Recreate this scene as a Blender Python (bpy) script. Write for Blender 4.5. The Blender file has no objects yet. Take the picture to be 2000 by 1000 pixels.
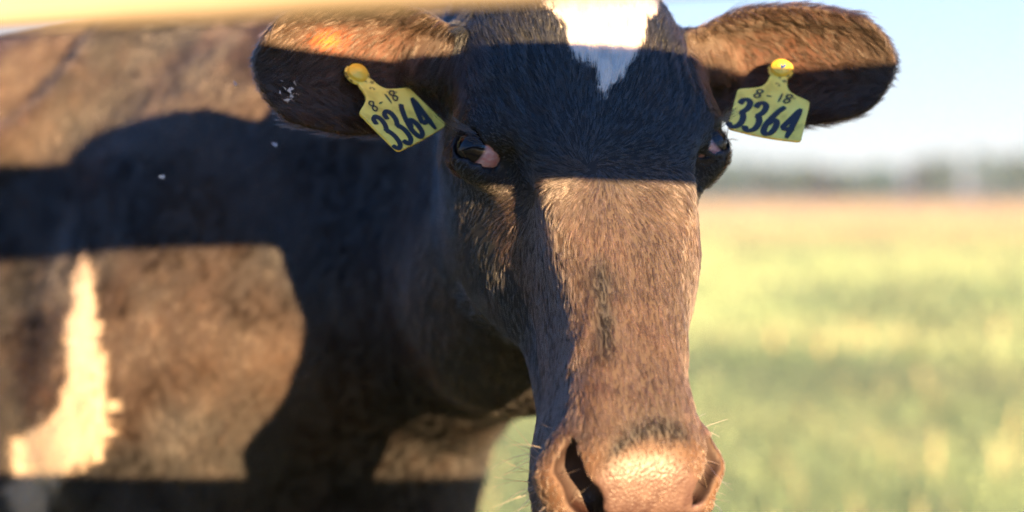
import bpy, math, random
import numpy as np
from mathutils import Vector, Matrix
C = bpy.context.scene
rng = np.random.default_rng(7)
random.seed(7)
# ------------------------------------------------------------------ camera
F = 3100.0                      # focal length in photo pixels (2000 wide)
PITCH = math.atan(110 / F)
CAMZ = 1.2
cam_d = bpy.data.cameras.new('camera')
cam = bpy.data.objects.new('camera', cam_d)
C.collection.objects.link(cam)
cam.location = (0, 0, CAMZ)
cam.rotation_euler = (math.pi / 2 - PITCH, 0, 0)
cam_d.sensor_width = 36
cam_d.lens = F / 2000 * 36
cam_d.clip_start = 0.05
cam_d.clip_end = 5000
cam_d.dof.use_dof = True
cam_d.dof.focus_distance = 1.30
cam_d.dof.aperture_fstop = 2.0
C.camera = cam
# ------------------------------------------------------------------ sky and sun
SUN_AZ = math.radians(28)       # to the right of straight behind the camera
SUN_EL = math.radians(6.75)
to_sun = Vector((math.sin(SUN_AZ) * math.cos(SUN_EL), -math.cos(SUN_AZ) * math.cos(SUN_EL), math.sin(SUN_EL)))
w = bpy.data.worlds.new('World'); C.world = w; w.use_nodes = True
nt = w.node_tree
sky = nt.nodes.new('ShaderNodeTexSky'); sky.sky_type = 'NISHITA'; sky.sun_disc = False
sky.sun_elevation = SUN_EL
sky.sun_rotation = math.atan2(to_sun.x, to_sun.y)
sky.altitude = 0; sky.air_density = 1.0; sky.dust_density = 0.25; sky.ozone_density = 3.5
bg = nt.nodes['Background']; bg.inputs['Strength'].default_value = 0.050
sky_tint = nt.nodes.new('ShaderNodeMixRGB'); sky_tint.blend_type = 'MULTIPLY'; sky_tint.inputs['Fac'].default_value = 1   # blue-green tint on the sky light alone, added to cool the shade
sky_tint.inputs[2].default_value = (0.13, 0.92, 1.56, 1)
tcw = nt.nodes.new('ShaderNodeTexCoord'); sxw = nt.nodes.new('ShaderNodeSeparateXYZ'); nt.links.new(tcw.outputs['Generated'], sxw.inputs[0])
hz = nt.nodes.new('ShaderNodeMapRange'); hz.interpolation_type = 'SMOOTHSTEP'                            # pale summer haze thickening towards the horizon
hz.inputs['From Min'].default_value = -.02; hz.inputs['From Max'].default_value = .42; hz.inputs['To Min'].default_value = .93; hz.inputs['To Max'].default_value = .14
nt.links.new(sxw.outputs['Z'], hz.inputs['Value'])
hm_ = nt.nodes.new('ShaderNodeMixRGB'); hm_.inputs[2].default_value = (1.84, 1.77, 1.80, 1)
nt.links.new(sky.outputs['Color'], sky_tint.inputs[1]); nt.links.new(hz.outputs[0], hm_.inputs['Fac']); nt.links.new(sky_tint.outputs[0], hm_.inputs[1])
nt.links.new(hm_.outputs[0], bg.inputs['Color'])
sd = bpy.data.lights.new('sun', 'SUN'); sun = bpy.data.objects.new('sun', sd)
C.collection.objects.link(sun)
sd.energy = 5.0; sd.angle = math.radians(0.5); sd.color = (1.0, 0.63, 0.30)
sun.rotation_euler = (-to_sun).to_track_quat('-Z', 'Y').to_euler()
sun.location = to_sun * 30
C.view_settings.view_transform = 'Standard'
C.view_settings.look = 'None'
C.view_settings.exposure = 3.3
C.view_settings.gamma = 1
C.view_settings.use_curve_mapping = False
C.cycles.use_denoising = True; C.cycles.denoiser = 'OPENIMAGEDENOISE'
C.cycles.denoising_input_passes = 'RGB_ALBEDO_NORMAL'; C.cycles.denoising_prefilter = 'FAST'
C.cycles.use_adaptive_sampling = False
C.cycles.max_bounces = 6; C.cycles.diffuse_bounces = 3; C.cycles.glossy_bounces = 3; C.cycles.transmission_bounces = 4
C.cycles.sample_clamp_indirect = 1.5
# ------------------------------------------------------------------ helpers
COL = C.collection
def link(name, data, parent=None, mats=()):
    o = bpy.data.objects.new(name, data); COL.objects.link(o)
    for m in mats: data.materials.append(m)
    if parent is not None: o.parent = parent
    return o
def tag(o, label=None, cat=None, group=None, kind=None):
    if label: o['label'] = label
    if cat: o['category'] = cat
    if group: o['group'] = group
    if kind: o['kind'] = kind
    return o
def mesh(name, V, Fc, smooth=True):
    me = bpy.data.meshes.new(name)
    me.from_pydata([tuple(map(float, v)) for v in V], [], Fc)
    me.update()
    if smooth: me.polygons.foreach_set('use_smooth', np.ones(len(me.polygons), bool))
    return me
def mat(name):
    m = bpy.data.materials.new(name); m.use_nodes = True
    t = m.node_tree
    return m, t, t.nodes['Principled BSDF']
def node(t, typ, **kw):
    n = t.nodes.new(typ)
    for k, v in kw.items():
        if k in n.inputs: n.inputs[k].default_value = v
        else: setattr(n, k, v)
    return n
def L(t, a, b): t.links.new(a, b)
def ramp(t, fac, stops):
    r = t.nodes.new('ShaderNodeValToRGB')
    e = r.color_ramp.elements
    while len(e) < len(stops): e.new(0.5)
    for k, (p, c) in enumerate(stops):
        e[k].position = p; e[k].color = (*c, 1) if len(c) == 3 else c
    L(t, fac, r.inputs['Fac'])
    return r.outputs['Color']
# ------------------------------------------------------------------ value noise in numpy
_PERM = np.random.default_rng(3).random((64, 64, 64)).astype(np.float32)
def vnoise(P, scale):
    q = np.asarray(P) * scale
    i = np.floor(q).astype(np.int64); f = q - i
    f = f * f * (3 - 2 * f)
    i &= 63; j = (i + 1) & 63
    def g(a, b, c): return _PERM[a, b, c]
    x0, y0, z0 = i.T; x1, y1, z1 = j.T
    fx, fy, fz = f.T
    c00 = g(x0, y0, z0) * (1 - fx) + g(x1, y0, z0) * fx
    c10 = g(x0, y1, z0) * (1 - fx) + g(x1, y1, z0) * fx
    c01 = g(x0, y0, z1) * (1 - fx) + g(x1, y0, z1) * fx
    c11 = g(x0, y1, z1) * (1 - fx) + g(x1, y1, z1) * fx
    return (c00 * (1 - fy) + c10 * fy) * (1 - fz) + (c01 * (1 - fy) + c11 * fy) * fz
def fbm(P, scale, o=3):
    s = 0; a = 1; t = 0
    for k in range(o):
        s = s + a * vnoise(P + 11.3 * k, scale * 2 ** k); t += a; a *= .5
    return s / t
def sstep(a, b, x):
    u = np.clip((x - a) / (b - a), 0, 1)
    return u * u * (3 - 2 * u)
# ------------------------------------------------------------------ implicit shapes
def hermite(xk, yk, x):
    """C1 interpolation through (xk, yk); yk may have several columns"""
    xk = np.asarray(xk, float); yk = np.asarray(yk, float)
    m = np.zeros_like(yk)
    dx = np.diff(xk); sl = (np.diff(yk, axis=0).T / dx).T
    m[1:-1] = ((sl[:-1].T * dx[1:] + sl[1:].T * dx[:-1]) / (dx[1:] + dx[:-1])).T
    m[0] = sl[0]; m[-1] = sl[-1]
    x = np.clip(x, xk[0], xk[-1])
    i = np.clip(np.searchsorted(xk, x) - 1, 0, len(xk) - 2)
    h = dx[i]; u = (x - xk[i]) / h
    if yk.ndim > 1: h = h[:, None]; u = u[:, None]
    return ((1 + 2 * u) * (1 - u) ** 2) * yk[i] + u * (1 - u) ** 2 * h * m[i] + u * u * (3 - 2 * u) * yk[i + 1] + u * u * (u - 1) * h * m[i + 1]
NTH, NT = 61, 141
class Loft:
    """closed body from half cross-sections {t: [(s, n), ...]} (top middle to bottom middle, in cm)"""
    def __init__(self, sections, kt=0.85):
        ts = sorted(sections)
        self.t0, self.t1 = ts[0] / 100, ts[-1] / 100
        th = np.linspace(0, math.pi, NTH)
        R = []; N = []
        for t in ts:
            p = np.array(sections[t], float) / 100
            nc = (p[0, 1] + p[-1, 1]) / 2
            N.append(nc)
            a = np.arctan2(p[:, 0], p[:, 1] - nc); r = np.hypot(p[:, 0], p[:, 1] - nc)
            a[0] = 0; a[-1] = math.pi
            ae = np.concatenate([-a[2:0:-1], a, 2 * math.pi - a[-2:-4:-1]]); re = np.concatenate([r[2:0:-1], r, r[-2:-4:-1]])
            R.append(hermite(ae, re, th))
        tt = np.linspace(self.t0, self.t1, NT)
        tk = np.array(ts) / 100
        self.R = hermite(tk, np.array(R), tt); self.N = hermite(tk, np.array(N), tt)
        self.kt = kt
    def __call__(self, s, t, n):
        tc = np.clip(t, self.t0, self.t1)
        x = (tc - self.t0) / (self.t1 - self.t0) * (NT - 1)
        i = np.clip(x.astype(int), 0, NT - 2); f = x - i
        nc = self.N[i] * (1 - f) + self.N[i + 1] * f
        rho = np.hypot(s, n - nc)
        y = np.arctan2(np.abs(s), n - nc) / math.pi * (NTH - 1)
        j = np.clip(y.astype(int), 0, NTH - 2); g = y - j
        r = (self.R[i, j] * (1 - g) + self.R[i, j + 1] * g) * (1 - f) + (self.R[i + 1, j] * (1 - g) + self.R[i + 1, j + 1] * g) * f
        d = (rho - r) * self.kt
        e = np.abs(t - tc)
        return np.where(e > 0, np.hypot(np.maximum(d, 0), e) + np.minimum(d, 0) * 0 + 1e-4, d)
def smin(a, b, k):
    h = np.maximum(k - np.abs(a - b), 0) / k
    return np.minimum(a, b) - h * h * k * .25
def smax(a, b, k): return -smin(-a, -b, k)
def cone(P, a, b, ra, rb):
    a = np.asarray(a, float); b = np.asarray(b, float)
    ab = b - a; h = np.clip(((P - a) @ ab) / (ab @ ab), 0, 1)
    return np.linalg.norm(P - a - h[:, None] * ab, axis=1) - (ra + (rb - ra) * h)
def ellip(P, c, axes, rad):
    q = (P - np.asarray(c)) @ np.asarray(axes, float).T / np.asarray(rad)
    k0 = np.linalg.norm(q, axis=1); k1 = np.linalg.norm(q / np.asarray(rad), axis=1) + 1e-9
    return k0 * (k0 - 1) / k1
def unit(v): v = np.asarray(v, float); return v / np.linalg.norm(v)

# ------------------------------------------------------------------ cow: frames
YAW, TILT = math.radians(16), math.radians(28)
h_t = np.array([math.sin(TILT) * math.sin(YAW), -math.sin(TILT) * math.cos(YAW), -math.cos(TILT)])   # down the face
h_n = np.array([math.cos(TILT) * math.sin(YAW), -math.cos(TILT) * math.cos(YAW), math.sin(TILT)])    # out of the face
h_s = np.array([math.cos(YAW), math.sin(YAW), 0])                                                   # across the face
H_O = np.array([0.0675, 1.3512, 1.2405]) + .055 * h_n
TS = .89                          # the face below the eyes is a little shorter than the section table
H_M = np.stack([h_s, h_t, h_n])
def to_head(P):
    q = (P - H_O) @ H_M.T
    q[:, 1] = np.where(q[:, 1] > 0, q[:, 1] / TS, q[:, 1])
    q[:, 0] += 0.014 * sstep(.13, .31, q[:, 1])          # the muzzle swings a little to one side
    return q
def head(s, t, n): return H_O + (s - 0.014 * sstep(.13, .31, t)) * h_s + (t * TS if t > 0 else t) * h_t + n * h_n
BA = math.radians(30)
b_r = np.array([-math.cos(BA), math.sin(BA), 0]); b_m = np.array([-math.sin(BA), -math.cos(BA), 0]); b_u = np.array([0, 0, 1.])
B_O = np.array([-.10, 1.97, 0])
B_M = np.stack([b_m, b_r, b_u])
def to_body(P): return (P - B_O) @ B_M.T
def body(m, r, z): return B_O + m * b_m + r * b_r + z * b_u

HEAD = Loft({
 -20.5: [(0,-8),(2,-8.3),(3.6,-9.3),(4,-11),(3.6,-13),(2,-14.3),(0,-14.6)],
 -18.5: [(0,-4),(4,-4.5),(7,-6.5),(8.2,-10),(7.4,-14),(4.5,-16.6),(0,-17.4)],
 -15: [(0,-1.7),(4.5,-2.1),(7.9,-4),(9.2,-8),(8.6,-12.5),(6,-16.5),(0,-18.6)],
 -11: [(0,-.3),(5,-.7),(8.5,-2.6),(9.9,-6.5),(9.3,-11.5),(7.5,-16.5),(0,-19.6)],
 -6: [(0,.5),(5,.1),(8.8,-1.5),(10.7,-5),(9.9,-10),(8.7,-15.5),(5.5,-19.8),(0,-21.5)],
 -2: [(0,.2),(5,-.2),(8.5,-1.6),(10.6,-4.8),(9.7,-9.2),(8.5,-14.5),(6.6,-18.8),(3,-21.2),(0,-21.8)],
 2: [(0,-.1),(5,-.3),(7.3,-1.3),(8.4,-4.6),(8.1,-9),(7.8,-14),(6.6,-18.4),(3,-20.8),(0,-21.4)],
 7: [(0,-.5),(4.5,-.6),(6.2,-1.3),(6.9,-4.2),(6.9,-9),(6.8,-13.5),(6.1,-18),(3,-21),(0,-21.6)],
 12: [(0,-.8),(4.0,-.9),(5.5,-1.7),(6.1,-4.6),(6.2,-8.5),(6.1,-13),(5.2,-17.3),(2.8,-19.4),(0,-19.8)],
 18: [(0,-1),(3.4,-1.1),(4.7,-2.0),(5.2,-4.8),(5.5,-8.2),(5.5,-12.4),(4.4,-16),(2.4,-17.6),(0,-18)],
 24: [(0,-.9),(3.3,-1.1),(4.4,-2.3),(5.0,-5.0),(5.4,-8.2),(5.3,-11.4),(4.2,-14.2),(2.4,-15.6),(0,-16)],
 28: [(0,-.8),(3.5,-1.1),(5.0,-2.7),(5.8,-5.8),(6.4,-9.4),(5.6,-11.8),(3.6,-14.0),(1.8,-14.8),(0,-15)],
 31.5: [(0,-1.2),(3.7,-1.6),(5.4,-3.4),(6.2,-6.6),(6.7,-10.0),(5.7,-12.7),(3,-14),(1.5,-14.3),(0,-14.4)],
 34.5: [(0,-2.6),(3.5,-3),(5.4,-4.8),(6.2,-7.6),(6.4,-10.6),(4.7,-12.8),(2.8,-13.8),(0,-14.1)],
 36.8: [(0,-5.2),(3.0,-5.5),(4.6,-6.8),(5.2,-8.8),(4.8,-10.8),(3.4,-12.4),(2,-12.9),(0,-13.0)],
 38.0: [(0,-8),(1.4,-8.1),(2.1,-8.6),(2.3,-9.4),(2,-10.2),(1.3,-10.7),(.7,-10.9),(0,-11)],
}, .8)
BODY = Loft({   # lateral, height above ground; t along the body from the chest backwards
 -7: [(0,106),(3,105),(4.5,102),(4.5,98),(3.5,94),(0,92)],
 -3: [(0,120),(7,117),(10.5,108),(11,97),(8,85),(4,78),(0,76)],
 6: [(0,138),(7,135),(14,122),(17.5,105),(15,86),(8,73),(0,69)],
 22: [(0,146),(5,145),(14,135),(23,112),(25,92),(19,74),(8,67.5),(0,66.5)],
 45: [(0,147),(5,146),(15,138),(26,114),(29,93),(24,74),(11,66),(0,64.5)],
 75: [(0,144),(5,143.5),(17,138),(32,115),(36,92),(30,72),(14,62),(0,60)],
 110: [(0,143),(6,142.5),(18,139),(33,118),(37,94),(32,72),(15,60),(0,58)],
 140: [(0,145),(8,144.5),(21,141),(27,124),(28,104),(24,86),(12,76),(0,74)],
 165: [(0,144),(8,143),(18,138),(22,122),(21,104),(15,90),(7,82),(0,80)],
 176: [(0,132),(5,131),(9,126),(11,116),(10,106),(6,99),(0,97)],
}, .85)
EYE = {}
for sg in (-1, 1):
    EYE[sg] = dict(c=head(-.0985 if sg < 0 else .1015, .0 if sg < 0 else -.003, -.0555 if sg < 0 else -.0500), out=unit(sg * (.80 if sg < 0 else .47) * h_s + .02 * h_t + (.60 if sg < 0 else .88) * h_n), r=.0200)
    e = EYE[sg]
    e['fwd'] = unit(1.05 * h_t + .78 * (-sg) * h_s + .50 * h_n)          # nasal corner direction
    e['fwd'] = unit(e['fwd'] - (e['fwd'] @ e['out']) * e['out'])
    e['up'] = np.cross(e['out'], e['fwd']); e['up'] *= np.sign(e['up'] @ (-h_t))
EAR = {}
def ear(sg, base, axis, up, Ln, hw):
    a = unit(axis); b = unit(np.asarray(up, float) - (np.asarray(up, float) @ a) * a); c = np.cross(a, b)
    if c[1] > 0: c = -c
    EAR[sg] = dict(o=np.asarray(base), a=a, b=b, c=c, L=Ln, hw=hw, M=np.stack([a, b, c]))
ear(-1, head(-.094, -.098, -.084), (-1, -.26, .02), (.0, -.25, 1), .184, .060)
ear(1, head(.102, -.098, -.076), (1, -.14, .03), (.05, -.30, 1), .196, .056)
EARP = ([0, .12, .3, .5, .7, .86, .95, 1.0], [.48, .70, .94, 1.0, .92, .76, .58, .44])
def ear_sdf(P, e):
    q = (P - e['o']) @ e['M'].T
    u, v, n = q.T
    x = np.clip(u / e['L'], 0, 1)
    hw = e['hw'] * hermite(*EARP, x)
    vv = np.clip(v / (hw + 1e-4), -1.6, 1.6)
    dep = .027 * sstep(-.1, .30, x) * (1 - .45 * x) + .004
    cup = -dep * (1 - np.minimum(vv * vv, 1.1)) + .022 * x * x + .010 * (vv > 0) * vv ** 2 * (1 - x)
    th = .0058 - .0016 * np.abs(np.clip(vv, -1, 1))
    sh = (np.abs(n - cup) * .72 - th)
    out = (np.abs(v) - hw) * .8
    out = smax(out, (u - e['L']) * .8, .03); out = smax(out, -u - .02, .01)
    return smax(sh, out, .006)
def chain(P, pts, k):
    d = None
    for (a, ra), (b, rb) in zip(pts[:-1], pts[1:]):
        x = cone(P, a, b, ra, rb)
        d = x if d is None else smin(d, x, k)
    return d
def leg_front(sg):
    m = sg * .165
    return [(body(sg * .16, .14, 1.02), .11), (body(m, .24, .80), .095), (body(m, .20, .62), .07), (body(m, .19, .42), .050),
            (body(m, .19, .36), .044), (body(m, .195, .14), .034), (body(m, .18, .09), .040), (body(m, .15, .045), .048)]
def leg_rear(sg):
    m = sg * .17
    return [(body(sg * .17, 1.52, 1.08), .17), (body(m, 1.42, .80), .13), (body(m, 1.58, .62), .075), (body(m, 1.66, .50), .052),
            (body(m, 1.62, .40), .042), (body(m, 1.60, .16), .036), (body(m, 1.57, .09), .042), (body(m, 1.54, .045), .048)]
NECK = [
 [(head(0, -.11, -.11), .075), (np.array([.02, 1.66, 1.29]), .10), (np.array([-.10, 1.92, 1.32]), .115), (body(0, .30, 1.33), .12)],
 [(head(0, -.02, -.155), .075), (np.array([.00, 1.64, 1.14]), .10), (np.array([-.08, 1.87, 1.12]), .15), (body(0, .22, 1.10), .20)],
 [(head(0, .03, -.17), .06), (np.array([.00, 1.62, 1.07]), .07), (np.array([-.06, 1.80, 1.05]), .09), (body(0, .16, .98), .13)],
]
def fold(pts, rr, off, rc):
    a = [(body(m - rr * .30, r, z), rr) for m, r, z in pts]
    b = [(body(m + rc * .62, r + off, z + off * .25), rc) for m, r, z in pts]
    return a, b
FOLDS = [fold([(.110, .40, 1.435), (.150, .41, 1.378), (.180, .43, 1.337), (.204, .47, 1.304), (.226, .51, 1.278), (.25, .60, 1.22)], .044, .085, .045)]
NOSTRIL = {}
for sg in (-1, 1):
    ns = 1 if sg < 0 else 1.12
    NOSTRIL[sg] = [(head(ns * sg * .050, .301, -.033), .0045), (head(ns * sg * .051, .318, -.042), .0108), (head(ns * sg * .040, .337, -.047), .0135), (head(ns * sg * .024, .356, -.058), .0100), (head(ns * sg * .014, .366, -.072), .006)]
    if sg > 0: NOSTRIL[sg] = [(p + .004 * h_s, r * .62) for p, r in NOSTRIL[sg][:4]]
def sdf(P):
    h = to_head(P); b = to_body(P)
    d = HEAD(h[:, 0], h[:, 1], h[:, 2])
    hd = np.linalg.norm(h - np.array([0, .1, -.1]), axis=1)
    near = np.where(hd < .5)[0]
    out_d = BODY(b[:, 0], b[:, 1], b[:, 2])
    # limbs and neck
    nk = None
    for ch in NECK:
        x = chain(P, ch, .05)
        nk = x if nk is None else smin(nk, x, .10)
    for sg in (-1, 1):
        sh = ellip(P, body(sg * .185, .20, 1.10), [unit(b_m * sg * .95 + b_r * -.2 + b_u * .15), unit(b_r + b_u * .35), unit(b_u - b_r * .35)], (.10, .17, .30))
        out_d = smin(out_d, sh, .06)
        out_d = smin(out_d, chain(P, leg_front(sg), .03), .05)
        out_d = smin(out_d, chain(P, leg_rear(sg), .03), .06)
    out_d = smin(out_d, nk, .12)
    for rd, cut in FOLDS:
        out_d = smin(out_d, chain(P, rd, .02), .045)
        out_d = smax(out_d, -chain(P, cut, .02), .06)
    tail = chain(P, [(body(0, 1.70, 1.38), .035), (body(0, 1.80, 1.25), .022), (body(0, 1.83, .9), .014), (body(0, 1.82, .62), .012), (body(0, 1.80, .48), .03), (body(0, 1.80, .36), .012)], .02)
    out_d = smin(out_d, tail, .02)
    out_d = smin(out_d, ellip(P, body(0, 1.32, .66), np.stack([b_m, b_r, b_u]), (.19, .22, .15)), .05)
    d = smin(d, out_d, .05)
    if len(near):
        Q = P[near]; hn = h[near]; x = d[near]
        for sg in (-1, 1):
            e = EYE[sg]; er = EAR[sg]
            # brow and orbit
            x = smin(x, ellip(Q, e['c'] + e['up'] * .013 - e['out'] * .004 - .004 * h_s * sg, [e['fwd'], e['up'], e['out']], (.034, .017, .0235)), .022)
            x = smin(x, ellip(Q, e['c'] - e['up'] * .0125 - e['out'] * (.0070 if sg < 0 else .0085), [e['fwd'], e['up'], e['out']], (.031, .0145, .0235) if sg < 0 else (.024, .012, .019)), .016)
            x = smin(x, np.linalg.norm(Q - e['c'], axis=1) - (.0224 if sg < 0 else .0218), .007)
            # facial crest and cheek muscle
            if sg > 0: x = smin(x, ellip(Q, head(.064, .045, -.062), np.stack([unit(h_s + .16 * h_t), unit(h_t - .16 * h_s), h_n]), (.015, .085, .030)), .05)
            x = smax(x, -ellip(Q, head(sg * .082, .052, -.036), np.stack([unit(h_s - sg * .3 * h_n), h_t, unit(h_n + sg * .3 * h_s)]), (.010, .030, .012)), .03)
            x = smin(x, ellip(Q, head(sg * .046, .03, -.145), np.stack([h_s, h_t, h_n]), (.026, .075, .055)), .05)
            # ear root + ear
            x = smin(x, cone(Q, head(sg * .072, -.105, -.095), er['o'] + .025 * er['a'] - .012 * er['c'], .034, .026), .028)
            x = smin(x, ear_sdf(Q, er), .016)
            # nostril rim, then the nostril
            x = smin(x, chain(Q, [(head(sg * .055, .300, -.044), .009), (head(sg * .061, .318, -.054), .013), (head(sg * .055, .341, -.064), .011)], .01), .02)
            x = smax(x, -chain(Q, NOSTRIL[sg], .008), .008)
            # eye opening
            q = Q - e['c']; a_ = q @ e['fwd']; u_ = q @ e['up']; o_ = q @ e['out']
            lens = np.where(u_ > 0, np.hypot(a_ + .001, np.abs(u_) + .00271) - .01771, np.hypot(a_ + .001, np.abs(u_) + .00933) - .01983)
            lens = np.maximum(lens, -o_ + .004)
            x = smax(x, -lens * .8, .003)
            x = np.maximum(x, -(np.linalg.norm(q, axis=1) - (e['r'] + .0003)))
        # mouth line
        x = smax(x, -cone(Q, head(-.075, .29, -.118), head(.075, .29, -.118), .003, .003), .006)
        d[near] = x
    return d
def axis_nodes(lo, hi, flo, fhi, fine, coarse):
    a = np.arange(flo, fhi, fine)
    def grow(x, end, sgn):
        r = []; st = fine
        while (x < end) if sgn > 0 else (x > end):
            st = min(st * 1.12, coarse); x += sgn * st; r.append(x)
        return r
    return np.array(grow(flo, lo, -1)[::-1] + list(a) + grow(a[-1], hi, 1), float)
def build_surface():
    X = axis_nodes(-1.95, .75, -.17, .38, .0030, .016)
    Y = axis_nodes(.95, 3.2, 1.08, 1.56, .0032, .016)
    Z = axis_nodes(-.02, 1.55, .86, 1.42, .0030, .014)
    n = (len(X), len(Y), len(Z))
    D = np.full(n, 1.0, np.float32)
    st = 4
    xi, yi, zi = [np.unique(np.append(np.arange(0, m, st), m - 1)) for m in n]
    g = np.stack(np.meshgrid(X[xi], Y[yi], Z[zi], indexing='ij'), -1).reshape(-1, 3)
    dc = np.concatenate([sdf(g[i:i + 200000]) for i in range(0, len(g), 200000)]).reshape(len(xi), len(yi), len(zi))
    for a in range(len(xi) - 1):
        sx = slice(xi[a], xi[a + 1] + 1)
        blk = dc[a:a + 2]
        pts = []; idx = []
        for b in range(len(yi) - 1):
            for c in range(len(zi) - 1):
                q = blk[:, b:b + 2, c:c + 2]
                lim = 1.3 * math.sqrt((X[xi[a + 1]] - X[xi[a]]) ** 2 + (Y[yi[b + 1]] - Y[yi[b]]) ** 2 + (Z[zi[c + 1]] - Z[zi[c]]) ** 2) + .002
                m = np.abs(q).min()
                if m > lim:
                    D[sx, yi[b]:yi[b + 1] + 1, zi[c]:zi[c + 1] + 1] = q.flat[0]
                else: idx.append((b, c))
        for b, c in idx:
            pts.append(np.stack(np.meshgrid(X[sx], Y[yi[b]:yi[b + 1] + 1], Z[zi[c]:zi[c + 1] + 1], indexing='ij'), -1).reshape(-1, 3))
        if pts:
            dd = sdf(np.concatenate(pts)); k = 0
            for (b, c), p in zip(idx, pts):
                sh = D[sx, yi[b]:yi[b + 1] + 1, zi[c]:zi[c + 1] + 1].shape
                D[sx, yi[b]:yi[b + 1] + 1, zi[c]:zi[c + 1] + 1] = dd[k:k + len(p)].reshape(sh); k += len(p)
    S = D < 0
    corners = [(i, j, k) for i in (0, 1) for j in (0, 1) for k in (0, 1)]
    cnt = sum(S[i:n[0] - 1 + i, j:n[1] - 1 + j, k:n[2] - 1 + k].astype(np.int8) for i, j, k in corners)
    act = (cnt > 0) & (cnt < 8)
    ci = np.argwhere(act)
    vid = np.full(act.shape, -1, np.int32); vid[act] = np.arange(len(ci))
    acc = np.zeros((len(ci), 3)); num = np.zeros(len(ci))
    ax = (X, Y, Z)
    for p in range(8):
        for q in range(p + 1, 8):
            dlt = [corners[q][k] - corners[p][k] for k in range(3)]
            if sum(map(abs, dlt)) != 1: continue
            ip = ci + corners[p]; iq = ci + corners[q]
            dp = D[tuple(ip.T)]; dq = D[tuple(iq.T)]
            m = (dp < 0) != (dq < 0)
            f = np.where(m, dp / np.where(m, dp - dq, 1), 0)
            pp = np.stack([ax[k][ip[:, k]] for k in range(3)], 1); pq = np.stack([ax[k][iq[:, k]] for k in range(3)], 1)
            acc += np.where(m[:, None], pp + f[:, None] * (pq - pp), 0); num += m
    V = acc / num[:, None]
    faces = []
    for k in range(3):
        o = [0, 1, 2]; o.remove(k); u, v = o
        sl0 = [slice(1, m - 1) for m in n]; sl1 = list(sl0)
        sl0[k] = slice(0, n[k] - 1); sl1[k] = slice(1, n[k])
        a = S[tuple(sl0)]; b = S[tuple(sl1)]
        for flip in (0, 1):
            e = np.argwhere((a & ~b) if not flip else (~a & b))
            off = np.array([1, 1, 1]); off[k] = 0
            e = e + off
            eu = np.zeros(3, int); eu[u] = 1; ev = np.zeros(3, int); ev[v] = 1
            quad = [e - eu - ev, e - ev, e, e - eu]
            ids = np.stack([vid[tuple(q.T)] for q in quad], 1)
            rev = bool(flip) ^ (k == 1)
            faces.append(ids[:, ::-1] if rev else ids)
    Fc = np.concatenate(faces)
    Fc = Fc[(Fc >= 0).all(1)]
    for it in range(3):
        e = 6e-4
        d0 = sdf(V)
        G = np.stack([(sdf(V + e * ex) - d0) / e for ex in np.eye(3)], 1)
        gn = np.maximum((G * G).sum(1), .2)
        stp = np.clip(d0 / gn, -.003, .003)
        V = V - stp[:, None] * G * .8
    return V, Fc
V, Fc = build_surface()
# ------------------------------------------------------------------ coat: colour, hair length, hair direction
BLACK = np.array([.0034, .0047, .0058]); BROWN = np.array([.055, .027, .013]); WHITE = np.array([.72, .60, .48])
WZ = [.70, .80, .85, .88, .91, .955, 1.014, 1.073, 1.12, 1.138, 1.15]
WL = [.44, .44, .435, .43, .41, .325, .305, .309, .318, .308, .30]
WR = [.40, .385, .36, .31, .240, .236, .250, .268, .290, .300, .30]
def head_mask(h, P):
    """1 on the head and ears, 0 on neck and body"""
    m = sstep(-.20, -.165, h[:, 1] + .35 * h[:, 2] + .09) * (h[:, 2] > -.26) * (np.abs(h[:, 0]) < .42)
    return m * (P[:, 1] < 1.75)
def ear_coord(P):
    u = np.full(len(P), -1.); v = np.zeros(len(P)); n = np.zeros(len(P)); sd = np.zeros(len(P))
    for sg in (-1, 1):
        e = EAR[sg]; q = (P - e['o']) @ e['M'].T
        m = (q[:, 0] > .012) & (q[:, 0] < e['L'] + .03) & (np.abs(q[:, 1]) < .09) & (np.abs(q[:, 2]) < .09)
        u[m] = q[m, 0] / e['L']; v[m] = q[m, 1] / e['hw']; n[m] = q[m, 2]; sd[m] = sg
    return u, v, n, sd
def nosepad(h):
    s, t, n = h.T
    sc = s
    top = .316 + .020 * (np.abs(sc) / .05) ** 2.2
    return sstep(-.006, .014, t - top) * sstep(.058, .048, np.abs(sc)) * (n > -.11)
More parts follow.
